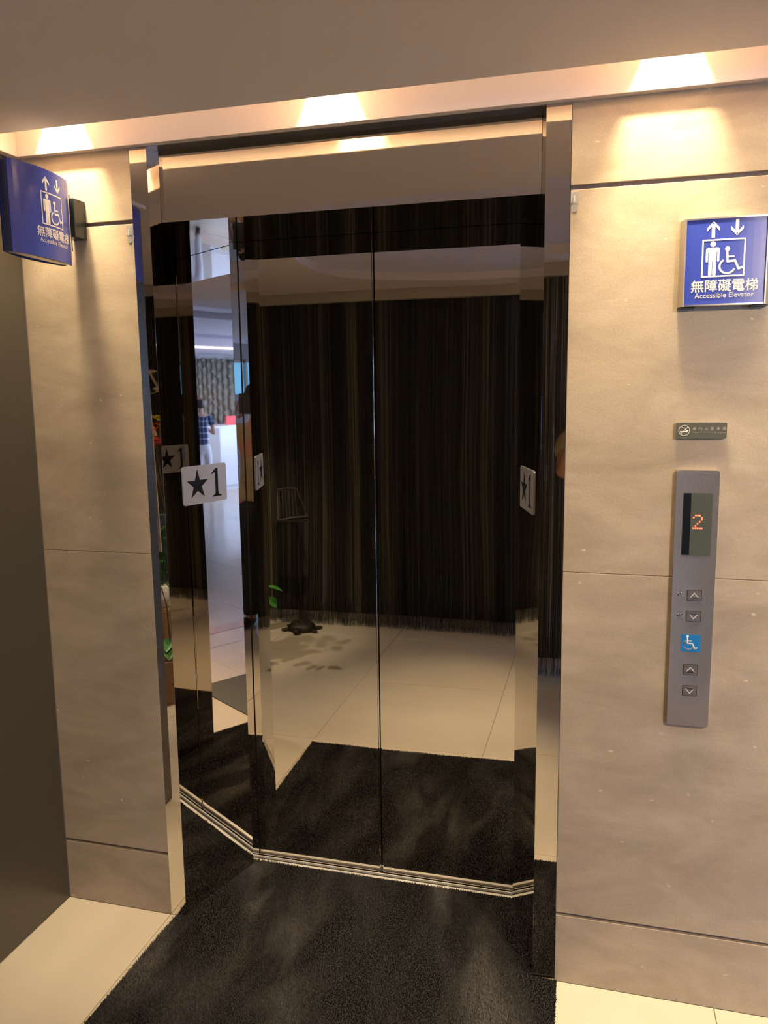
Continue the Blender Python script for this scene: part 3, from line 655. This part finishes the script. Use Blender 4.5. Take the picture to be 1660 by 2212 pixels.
# ------------------------------------------------------------------ string curtain
def curtain(x0, x1, yb, bunch_from=None):
    verts = []; faces = []; tone = []
    n = int((x1-x0)/.0022)
    for i in range(n):
        x = x0+(x1-x0)*i/n+random.uniform(-.0012, .0012); q = noise.noise(Vector((x*9, 3.1, 0)))
        dep = .022*math.sin(x*38+2.5*noise.noise(Vector((x*3, 0, 0))))+.012*noise.noise(Vector((x*40, 7, 0)))
        tn = min(1, max(0, .28+.55*q+.42*noise.noise(Vector((x*70, 1, 1)))+random.uniform(-.25, .38)))
        rr = random.uniform(.0009, .0021)*(1.9 if x > x1-.13 and random.random() < .3 else 1); tn = min(1, tn+.3) if x > x1-.13 else tn; zb = random.uniform(.004, .022); seg = 11; base = len(verts)
        bend = random.uniform(-.006, .006); ph = random.uniform(0, 6)
        for s in range(seg+1):
            f = s/seg; z = 2.25-(2.25-zb)*f
            drift = .010*f*noise.noise(Vector((x*14, f*1.6, 5)))+bend*f*f+.0012*math.sin(ph+f*9)
            yy = yb+dep*(.3+.7*f); r3 = rr
            if s == seg: drift += random.uniform(-.008, .008); yy += random.uniform(-.006, .014); r3 = .0006
            for k in range(3):
                a = 2*PI*k/3+ph; verts.append((x+drift+r3*math.cos(a), yy+r3*math.sin(a), z)); tone.append(tn)
        for s in range(seg):
            for k in range(3):
                A = base+s*3+k; B = base+s*3+(k+1) % 3; faces.append((A, B, B+3, A+3))
    # bottom fringe tails
    for i in range(int((x1-x0)/.004)):
        x = x0+random.random()*(x1-x0); base = len(verts); tn = random.uniform(.1, .7)
        p = Vector((x, yb+random.uniform(-.01, .03), random.uniform(.03, .06))); d = Vector((random.uniform(-.012, .012), random.uniform(-.005, .025), -.0))
        for s in range(4):
            c = p+d*(s/3)+Vector((0, 0, (.003-p.z)*(s/3)**.6))
            for k in range(3): a = 2*PI*k/3; verts.append((c.x+.0009*math.cos(a), c.y+.0009*math.sin(a), c.z)); tone.append(tn)
        for s in range(3):
            for k in range(3): A = base+s*3+k; B = base+s*3+(k+1) % 3; faces.append((A, B, B+3, A+3))
    me = bpy.data.meshes.new('strings'); me.from_pydata(verts, [], faces); me.materials.append(STRING)
    at = me.attributes.new('tone', 'FLOAT', 'POINT'); at.data.foreach_set('value', tone)
    me.polygons.foreach_set('use_smooth', [True]*len(me.polygons))
    return me
ct = thing('string_curtain', 'black string curtain hanging ceiling to floor, mirrored in the lift doors', 'curtain', (-.5, -2.45, 0))
o = bpy.data.objects.new('strings', curtain(-2.3, 1.06, -2.455)); COL.objects.link(o); o.parent = ct; o.matrix_parent_inverse = Matrix.Translation(-ct.location); tag(o, kind='stuff')
link('curtain_track', BX(-2.32, 1.08, -2.50, -2.405, 2.238, 2.3035, bev=.002), mat('track_paint', (.40, .35, .27), .6), ct)

c2 = thing('string_curtain', 'second black string curtain, beyond the gap behind the person in ochre', 'curtain', (2.3, -2.45, 0))
o = bpy.data.objects.new('strings', curtain(1.72, 2.95, -2.455)); COL.objects.link(o); o.parent = c2; o.matrix_parent_inverse = Matrix.Translation(-c2.location); tag(o, kind='stuff')
link('curtain_track', BX(1.70, 2.97, -2.50, -2.405, 2.238, 2.3035, bev=.002), bpy.data.materials['track_paint'], c2)

# ------------------------------------------------------------------ turtle-footed menu stand
ms = thing('menu_stand', 'dark bronze floor stand with turtle-shaped foot in front of the string curtain', 'stand', (-.745, -2.26, 0))
bm = bmesh.new(); tx, ty = -.745, -2.265
ball(bm, (tx, ty, .020), .105, .085, .052, 24); ball(bm, (tx, ty+.105, .022), .030, .036, .020, 12)
for a in (28, 152, 208, 332): ball(bm, (tx+.118*math.cos(math.radians(a)), ty+.088*math.sin(math.radians(a)), .013), .040, .018, .012, 10, Matrix.Rotation(math.radians(a), 3, 'Z'))
for i in range(7):
    a = i*PI/3; q = (.055*math.cos(a), .045*math.sin(a)) if i < 6 else (0, 0); ball(bm, (tx+q[0], ty+q[1], .058 if i < 6 else .068), .024, .020, .010, 8)
for v in bm.verts: v.co.z = max(v.co.z, .001)
link('turtle_foot', bm, BRONZE, ms, smooth=True)
bm = bmesh.new(); tube(bm, [(tx, ty, .06), (tx-.01, ty, .45), (tx-.015, ty, .84)], .004, 8); link('pole', bm, BRONZE, ms)
bm = bmesh.new()
A = Vector((-.905, -2.23, .985)); B = Vector((-.765, -2.23, .995)); C_ = Vector((-.645, -2.13, .82)); D_ = Vector((-.86, -2.13, .79))
for a, b, rr in ((A, B, .007), (B, C_, .006), (C_, D_, .010), (D_, A, .006)):
    mid = (a+b)/2+Vector((0, .0, .008)); tube(bm, [a, mid, b], rr, 6)
for k in range(6):
    f = (k+.5)/6; tube(bm, [A.lerp(B, f), D_.lerp(C_, f*.7)], .0025, 5)
for p in (A, C_, D_): ball(bm, p, .013, n=8)
box(bm, -.855, -.650, -2.14, -2.09, .79, .797)
link('menu_rack', bm, BRONZE, ms)

# ------------------------------------------------------------------ boxes, pot, plant, flowers (seen in the left strip)
def carton(loc, rz, sx, sy, sz, lab, txt=None):
    t = thing('cardboard_box', lab, 'box', loc, 'stacked cardboard boxes'); R = Matrix.Rotation(rz, 4, 'Z')
    bm = BX(-sx/2, sx/2, -sy/2, sy/2, 0, sz, bev=.002); o = link('box_body', bm, CARD, t); o.matrix_parent_inverse = R
    bm = bmesh.new(); box(bm, -sx/2-.001, sx/2+.001, -.03, .03, sz-.002, sz+.0006); o = link('tape', bm, mat('packing_tape', (.42, .27, .14), .3), t); o.matrix_parent_inverse = R
    if txt:
        bm = bmesh.new(); F = Fr((0, sy/2+.0002, sz*.55), (-1, 0, 0), (0, 0, 1)); text(bm, txt, .06, F, -.105, 0, 0, .10, .001)
        o = link('printing', bm, INK, t); o.matrix_parent_inverse = R
        bm = bmesh.new(); F = Fr((sx/2+.0002, 0, sz*.55), (0, 1, 0), (0, 0, 1)); text(bm, txt, .08, F, .0, 0, 0, .15, .002)
        o = link('printing', bm, INK, t); o.matrix_parent_inverse = R
carton((-1.05, -1.66, 0), math.radians(-28), .36, .30, .235, 'brown cardboard box printed COL, bottom of the stack on the floor', 'COL')
carton((-1.06, -1.67, .237), math.radians(-22), .34, .28, .27, 'plain brown cardboard box on top of the printed one')
pot = thing('plant_pot', 'white ceramic pot of trailing pothos on the cardboard boxes', 'pot plant', (-1.04, -1.66, .51))
bm = bmesh.new(); lathe(bm, [(.052, .509), (.060, .512), (.078, .625), (.072, .63), (.066, .62)], -1.04, -1.66, 24); link('pot', bm, CERAMIC, pot, smooth=True)
bm = bmesh.new(); lathe(bm, [(.060, .611), (.062, .618)], -1.04, -1.66, 16); link('soil', bm, SOIL, pot)
def leaf(name, base, tip, wd, m, parent, drop=.25):
    bm = bmesh.new(); base = Vector(base); tip = Vector(tip); ax = tip-base; L = ax.length; t = ax.normalized(); s = t.cross(Vector((0, 0, 1)))
    if s.length < .1: s = Vector((1, 0, 0))
    s.normalize(); nrm = s.cross(t)
    rows = []
    for i in range(7):
        f = i/6; hwid = wd*.5*(math.sin(PI*min(1, f**.7))**.8 if 0 < f < 1 else .02); c = base+ax*f+nrm*(-drop*L*f*f)
        rows.append([bm.verts.new(c-s*hwid+nrm*.2*hwid), bm.verts.new(c), bm.verts.new(c+s*hwid+nrm*.2*hwid)])
    for A, B in zip(rows[:-1], rows[1:]):
        for k in (0, 1): bm.faces.new((A[k], A[k+1], B[k+1], B[k]))
    return link(name, bm, m, parent, smooth=True)
rnd = random.Random(3)
for i in range(26):
    a = rnd.uniform(0, 2*PI); h = rnd.uniform(.66, .93); rr = rnd.uniform(.02, .10)
    b0 = Vector((-1.04+rr*math.cos(a), -1.66+rr*math.sin(a), h)); d = Vector((math.cos(a), math.sin(a), rnd.uniform(-.5, .4)))*rnd.uniform(.07, .11)
    leaf('leaf', b0, b0+d, rnd.uniform(.05, .075), DARKLEAF if i % 3 else LEAF, pot)
bm = bmesh.new()
for i in range(9):
    a = i*2*PI/9; tube(bm, [(-1.04+.02*math.cos(a), -1.66+.02*math.sin(a), .615), (-1.04+.05*math.cos(a), -1.66+.05*math.sin(a), .78), (-1.04+.07*math.cos(a), -1.66+.07*math.sin(a), .92)], .003, 5)
vine = [(-1.02, -1.62, .63), (-.94, -1.56, .66), (-.82, -1.52, .58), (-.72, -1.50, .50), (-.66, -1.50, .43)]
tube(bm, vine, .003, 5); link('stems', bm, DARKLEAF, pot)
for b0, t0, wd in (((-.67, -1.5, .505), (-.565, -1.49, .488), .05), ((-.67, -1.5, .44), (-.60, -1.47, .385), .075), ((-.75, -1.5, .51), (-.70, -1.44, .45), .06), ((-.86, -1.53, .60), (-.84, -1.46, .54), .07),
                   ((-.90, -1.52, .34), (-.88, -1.45, .29), .085), ((-.93, -1.54, .37), (-.90, -1.46, .33), .07)): leaf('leaf', b0, t0, wd, LEAF, pot, .1)
bm = bmesh.new(); tube(bm, [(-.99, -1.6, .62), (-.93, -1.54, .55), (-.91, -1.52, .35)], .003, 5); link('stems', bm, DARKLEAF, pot)

fv = thing('flower_arrangement', 'tall arrangement of red, orange and lime flowers with dried branches', 'flowers', (-1.20, -2.06, 0))
bm = bmesh.new(); lathe(bm, [(.09, .001), (.10, .01), (.06, .30), (.05, .70), (.075, .95), (.07, .955)], -1.20, -2.06, 20); link('vase', bm, BLACKMET, fv, smooth=True)
bm = bmesh.new()
for i in range(16):
    a = rnd.uniform(0, 2*PI); rr = rnd.uniform(.03, .16); tube(bm, [(-1.20, -2.06, .9), (-1.20+rr*.5*math.cos(a), -2.06+rr*.5*math.sin(a), 1.15), (-1.20+rr*math.cos(a), -2.06+rr*math.sin(a), rnd.uniform(1.3, 1.5))], .003, 5)
link('twigs', bm, TWIG, fv)
for i in range(34):
    a = rnd.uniform(0, 2*PI); h = rnd.uniform(1.27, 1.54); rr = rnd.uniform(.02, .15); c = Vector((-1.20+rr*math.cos(a), -2.06+rr*math.sin(a), h))
    m_ = LIMEP if h > 1.47 else (ORANGEP if h > 1.37 else (REDP, PINKP, REDP)[i % 3]); m_ = REDP if h > 1.525 else m_
    bm = bmesh.new(); k = 6; a0 = rnd.uniform(0, PI)
    for p in range(k):
        t = a0+2*PI*p/k; d = Vector((math.cos(t), math.sin(t), .5)).normalized()*.042; s = Vector((-math.sin(t), math.cos(t), 0))*.018
        v = [bm.verts.new(c), bm.verts.new(c+d*.6+s), bm.verts.new(c+d), bm.verts.new(c+d*.6-s)]; bm.faces.new(v)
    ball(bm, c+Vector((0, 0, .006)), .009, n=6); link('flower', bm, m_, fv)
bm = bmesh.new(); bx0, by0 = -1.20, -2.06
for pts in ([(bx0, by0, 1.4), (bx0+.05, by0+.05, 1.6), (bx0-.01, by0+.10, 1.76)], [(bx0-.05, by0, 1.4), (bx0-.09, by0+.06, 1.62), (bx0+.04, by0+.08, 1.66)], [(bx0+.02, by0+.04, 1.5), (bx0+.12, by0+.06, 1.64), (bx0+.16, by0+.02, 1.68)]):
    tube(bm, pts, [.010, .009, .006], 7)
for c in ((bx0-.01, by0+.10, 1.765), (bx0+.04, by0+.08, 1.668), (bx0+.16, by0+.02, 1.69)): ball(bm, c, .04, .04, .010, 12)
link('dried_branch', bm, DRIED, fv)

# pale banner behind the end of the left wall
bn = thing('hanging_banner', 'narrow cream cloth banner hanging just behind the end of the left wall', 'banner', (-.46, -.70, 2.28))
F = Fr((0, -.720, 0), (-1, 0, 0), (0, 0, 1)); bm = bmesh.new(); prism(bm, [(.450, 1.01), (.54, 1.01), (.54, 2.28), (.478, 2.28)], -.002, .002, F); link('cloth', bm, BANNER, bn)
link('rod', BX(-.56, -.46, -.726, -.714, 2.278, 2.30), ALU, bn)

# ------------------------------------------------------------------ lobby: counter, quilted wall hanging
ctr = thing('reception_counter', 'white reception counter at the far end of the lobby', 'counter', (10.0, -5.3, 0))
F = Fr((0, 0, 0), (1, 0, 0), (0, 1, 0)); C0 = (9.95, -5.46); A0 = (9.60, -3.3); B0 = (10.55, -6.65)
bm = bmesh.new(); prism(bm, [A0, C0, (C0[0]+.6, C0[1]+.15), (A0[0]+.6, A0[1])], .0, 1.09, F); link('front_panel', bm, mat('counter_shaded', (.42, .39, .36), .4), ctr)  # front gets a darker colour for the shaded side of the counter
bm = bmesh.new(); prism(bm, [C0, B0, (B0[0]+.5, B0[1]+.2), (C0[0]+.6, C0[1]+.15)], .08, 1.09, F); link('side_panel', bm, COUNTER, ctr)
bm = bmesh.new(); prism(bm, [(A0[0]-.02, A0[1]), (C0[0]-.02, C0[1]-.01), B0, (B0[0]+.5, B0[1]+.2), (C0[0]+.6, C0[1]+.15), (A0[0]+.6, A0[1])], 1.09, 1.125, F); link('counter_top', bm, COUNTER, ctr)
bm = bmesh.new(); prism(bm, [(C0[0]+.04, C0[1]), (B0[0]+.04, B0[1]), (B0[0]+.4, B0[1]+.2), (C0[0]+.5, C0[1]+.15)], .0, .08, F); link('plinth', bm, COUNTER, ctr)
t = thing('desk_sign', 'red and white card standing on the reception counter', 'sign', (10.33, -5.88, 1.125)); 
bm = bmesh.new(); F = Fr((10.30, -5.86, 1.125), (.35, -.94, 0), (0, 0, 1)); prism(bm, [(-.09, 0), (.12, 0), (.12, .16), (-.09, .16)], 0, .01, F); link('card', bm, REDCARD, t)
bm = bmesh.new(); prism(bm, [(-.04, .06), (.05, .06), (.06, .12), (-.02, .12)], -.002, 0, F); prism(bm, [(-.09, -.0), (-.07, .0), (-.07, .06), (-.09, .06)], -.002, 0, F); link('white_mark', bm, WHITE, t)

art = thing('quilted_wall_hanging', 'grey quilted wall hanging of vertical rolls and round knobs behind the counter', 'wall hanging', (11.37, -5.9, 1.6))
link('backing', BX(11.36, 11.385, -7.3, -4.3, .9, 2.34), FABRICART, art)
y = -4.42; i = 0; kb = bmesh.new()
while y > -7.2:
    bm = bmesh.new(); tube(bm, [(11.345, y+.010*math.sin(q*1.7+i), .92+q*.14) for q in range(11)], [.036+.008*math.sin(q*2.1+i*1.3) for q in range(11)], 8); link('fabric_roll', bm, FABRICART, art, smooth=True)
    for q in range(7): ball(kb, (11.28, y-.056, 1.02+q*.20+(.10 if i % 2 else 0)), .040, n=8)
    y -= .112; i += 1
tag(link('knobs', kb, FABRICART, art, smooth=True), kind='stuff')

# ------------------------------------------------------------------ people
def skin(name, J, E, root, m, parent, sub=2, flat=None):
    names_ = list(J); me = bpy.data.meshes.new(name); me.from_pydata([J[k][0] for k in names_], [(names_.index(a), names_.index(b)) for a, b in E], [])
    o = bpy.data.objects.new(name, me); COL.objects.link(o)
    mod = o.modifiers.new('s', 'SKIN'); mod.use_smooth_shade = True
    for i, k in enumerate(names_):
        rr = J[k][1]; sv = me.skin_vertices[0].data[i]; sv.radius = (rr, rr) if not isinstance(rr, tuple) else rr; sv.use_root = (k == root)
    o.modifiers.new('u', 'SUBSURF').levels = sub; o.modifiers['u'].render_levels = sub
    bpy.context.view_layer.update()
    me2 = bpy.data.meshes.new_from_object(o.evaluated_get(bpy.context.evaluated_depsgraph_get())); bpy.data.objects.remove(o)
    if flat:
        for v in me2.vertices: v.co = flat(v.co)
    bm = bmesh.new(); bm.from_mesh(me2); bpy.data.meshes.remove(me2)
    return link(name, bm, m, parent, smooth=True)
def ch(*ks): return list(zip(ks[:-1], ks[1:]))
def person(lab, P, facing, H, pose, shirt_m, pants_m, skin_m, hair_m, shorts=False):
    """P floor point, facing unit 2-vector, H height; pose: joints in local (right, forward, up) metres"""
    f = Vector((*facing, 0)).normalized(); rt = Vector((f.y, -f.x, 0)); k = H/1.70
    W = lambda q: Vector(P)+rt*q[0]*k+f*q[1]*k+Vector((0, 0, q[2]*k))
    t = thing('person', lab, 'person', P)
    hd = pose.get('head', (0, .02, 1.60)); J = {}
    J['pel'] = (W((0, 0, .93)), .125*k); J['wst'] = (W((0, .0, 1.08)), .110*k); J['chs'] = (W((0, .0, 1.26)), .130*k); J['upc'] = (W((0, 0, 1.37)), .095*k)
    J['nek'] = (W((0, .005, 1.44)), .052*k); J['nk2'] = (W((hd[0]*.7, hd[1]*.7, 1.50)), .050*k)
    J['hd0'] = (W((hd[0], hd[1], 1.56)), .068*k); J['hd1'] = (W((hd[0], hd[1]-.005, 1.63)), .078*k)
    E = ch('pel', 'wst', 'chs', 'upc', 'nek', 'nk2', 'hd0', 'hd1')
    for s, n in ((-1, 'L'), (1, 'R')):
        J['sh'+n] = (W((s*.175, 0, 1.375)), .052*k); J['el'+n] = (W(pose['el'+n]), .038*k); e_, h_ = Vector(pose['el'+n]), Vector(pose['wr'+n])
        J['fa'+n] = (W(e_.lerp(h_, .35)), .037*k); J['wr'+n] = (W(h_), .024*k); J['pa'+n] = (W(pose['pa'+n]), (.032*k, .018*k))
        J['hp'+n] = (W((s*.090, 0, .86)), .088*k); J['kn'+n] = (W((s*.095, .012, .49)), .056*k); J['cf'+n] = (W((s*.097, -.01, .36)), .054*k)
        J['an'+n] = (W((s*.100, -.015, .09)), .037*k); J['ht'+n] = (W((s*.102, .02, .045)), .036*k); J['to'+n] = (W((s*.115, .15, .032)), .028*k)
        E += ch('upc', 'sh'+n, 'el'+n, 'fa'+n, 'wr'+n, 'pa'+n)+ch('pel', 'hp'+n, 'kn'+n, 'cf'+n, 'an'+n, 'ht'+n, 'to'+n)
    skin('body', J, E, 'pel', skin_m, t)
    # fingers
    for s, n in ((-1, 'L'), (1, 'R')):
        pa = Vector(pose['pa'+n]); wr = Vector(pose['wr'+n]); d = (pa-wr).normalized(); sd = Vector(pose.get('side', (1, 0, 0))); sd = (sd-d*sd.dot(d)).normalized(); cu = d.cross(sd)*(-s)
        fj = {}; fe = []
        for i, (off, L) in enumerate(((-.030, .070), (-.010, .080), (.010, .076), (.030, .060))):
            b = pa+sd*off*.9; pts = [b, b+d*L*.45+cu*.006, b+d*L*.75+cu*.022, b+d*L*.85+cu*.040]
            J2 = {('%d' % q): (W(pts[q]), (.0085-.001*q)*k) for q in range(4)}
            skin('finger', J2, ch('0', '1', '2', '3'), '0', skin_m, t, 1)
        b = pa-d*.035-sd*s*.028; J2 = {'0': (W(b), .011*k), '1': (W(b-sd*s*.025+d*.02), .010*k), '2': (W(b-sd*s*.030+d*.048+cu*.01), .008*k)}
        skin('thumb', J2, ch('0', '1', '2'), '0', skin_m, t, 1)
    # shirt with short sleeves, open at neck and hem
    S = {'a': (W((0, 0, .88)), .150*k), 'a2': (W((0, 0, .98)), .142*k), 'b': (W((0, 0, 1.10)), .128*k), 'c': (W((0, 0, 1.26)), .148*k), 'd': (W((0, 0, 1.375)), .105*k), 'e': (W((0, .004, 1.425)), .066*k)}
    SE = ch('a', 'a2', 'b', 'c', 'd', 'e')
    for s, n in ((-1, 'L'), (1, 'R')):
        a = Vector((s*.178, 0, 1.375)); e = Vector(pose['el'+n]); S['s'+n] = (W(a), .070*k); S['m'+n] = (W(a.lerp(e, .32)), .064*k); S['t'+n] = (W(a.lerp(e, .50)), .062*k); SE += ch('d', 's'+n, 'm'+n, 't'+n)
    skin('shirt', S, SE, 'a', shirt_m, t)
    T = {'a': (W((0, 0, .97)), .130*k), 'b': (W((0, 0, .90)), .142*k)}; TE = ch('a', 'b')
    for s, n in ((-1, 'L'), (1, 'R')):
        T['h'+n] = (W((s*.090, 0, .80)), .100*k); T['k'+n] = (W((s*.096, .012, .49)), .076*k); T['c'+n] = (W((s*.098, -.005, .30)), .073*k); T['z'+n] = (W((s*.100, -.005, .06)), .072*k); TE += ch('b', 'h'+n, 'k'+n, 'c'+n, 'z'+n)
    skin('trousers', T, TE, 'a', pants_m, t)
    for s in (-1, 1):
        bm = bmesh.new(); c = W((s*.110, .065, .035)); R3 = Matrix.Rotation(math.atan2(f.y, f.x), 3, 'Z'); ball(bm, c, .135*k, .050*k, .038*k, 14, R3)
        for v in bm.verts: v.co.z = max(v.co.z, .001)
        link('shoe', bm, SHOE, t, smooth=True)
    # hair, ears and face
    R3 = Matrix.Rotation(math.atan2(f.y, f.x), 3, 'Z'); c = W((hd[0], hd[1]-.022, 1.622)); bm = bmesh.new(); ball(bm, c, .098*k, .086*k, .098*k, 18, R3)
    for v in list(bm.verts):
        lf = (v.co-W((hd[0], hd[1], 1.62))).dot(f)
        if lf > .055*k and v.co.z < c.z+.050*k: v.co -= f*(lf-.030*k)
        if v.co.z < c.z-.05*k and lf > -.02*k: v.co.z = c.z-.03*k
    link('hair', bm, hair_m, t, smooth=True)
    bm = bmesh.new(); nb = W((hd[0], hd[1]+.088, 1.600)); ball(bm, nb, .017*k, .012*k, .020*k, 8, R3)
    for s in (-1, 1): ball(bm, W((hd[0]+s*.080, hd[1]+.002, 1.600)), .018*k, .008*k, .028*k, 8, R3)
    link('nose_and_ears', bm, skin_m, t, smooth=True)
    bm = bmesh.new(); b2 = bmesh.new()
    for s in (-1, 1): ball(bm, W((hd[0]+s*.031, hd[1]+.071, 1.622)), .009*k, .013*k, .007*k, 8, R3); ball(b2, W((hd[0]+s*.031, hd[1]+.078, 1.622)), .005*k, .005*k, .005*k, 8, R3)
    link('eyes', bm, EYEW, t, smooth=True); link('pupils', b2, INK, t, smooth=True)
    bm = bmesh.new(); ball(bm, W((hd[0], hd[1]+.076, 1.562)), .008*k, .022*k, .006*k, 8, R3); link('mouth', bm, LIP, t, smooth=True)
    return t, W
# the photographer, arms raised holding the phone
PP = (1.235, -2.315, 0)
pose = {'head': (0, .02, 1.6), 'elL': (-.190, .165, 1.190), 'wrL': (-.125, .225, 1.45), 'paL': (-.108, .235, 1.52), 'elR': (.20, .165, 1.215), 'wrR': (.075, .225, 1.45), 'paR': (.050, .235, 1.52), 'side': (0, .3, 1)}
pt, Wp = person('person in an ochre t-shirt and black trousers holding up a phone, facing the lift', PP, (0, 1), 1.70, pose, TSHIRT, TROUSER, SKIN, HAIR)
bm = bmesh.new(); tube(bm, [Wp((-.140, .210, 1.392)), Wp((-.133, .217, 1.420))], .032, 14); link('wristwatch', bm, BLACKMET, pt)
ph = thing('smartphone', 'black smartphone held upright by the person in ochre', 'phone', (1.20, -2.050, 1.575))
link('phone_body', BX(1.165, 1.236, -2.054, -2.0455, 1.505, 1.640, bev=.003, seg=2), BLACKMET, ph)
# the guest at the counter, seen from behind
WP = (9.30, -4.705, 0)
pose = {'head': (0.0, .05, 1.57), 'elL': (-.24, .06, 1.10), 'wrL': (-.16, .26, 1.17), 'paL': (-.13, .33, 1.18), 'elR': (.25, .03, 1.10), 'wrR': (.16, .25, 1.17), 'paR': (.13, .32, 1.18), 'side': (1, 0, 0)}
person('person in a navy plaid shirt and white trousers standing at the reception counter', WP, (.93, -.36), 1.60, pose, PLAID, WPANTS, SKIN2, HAIR)
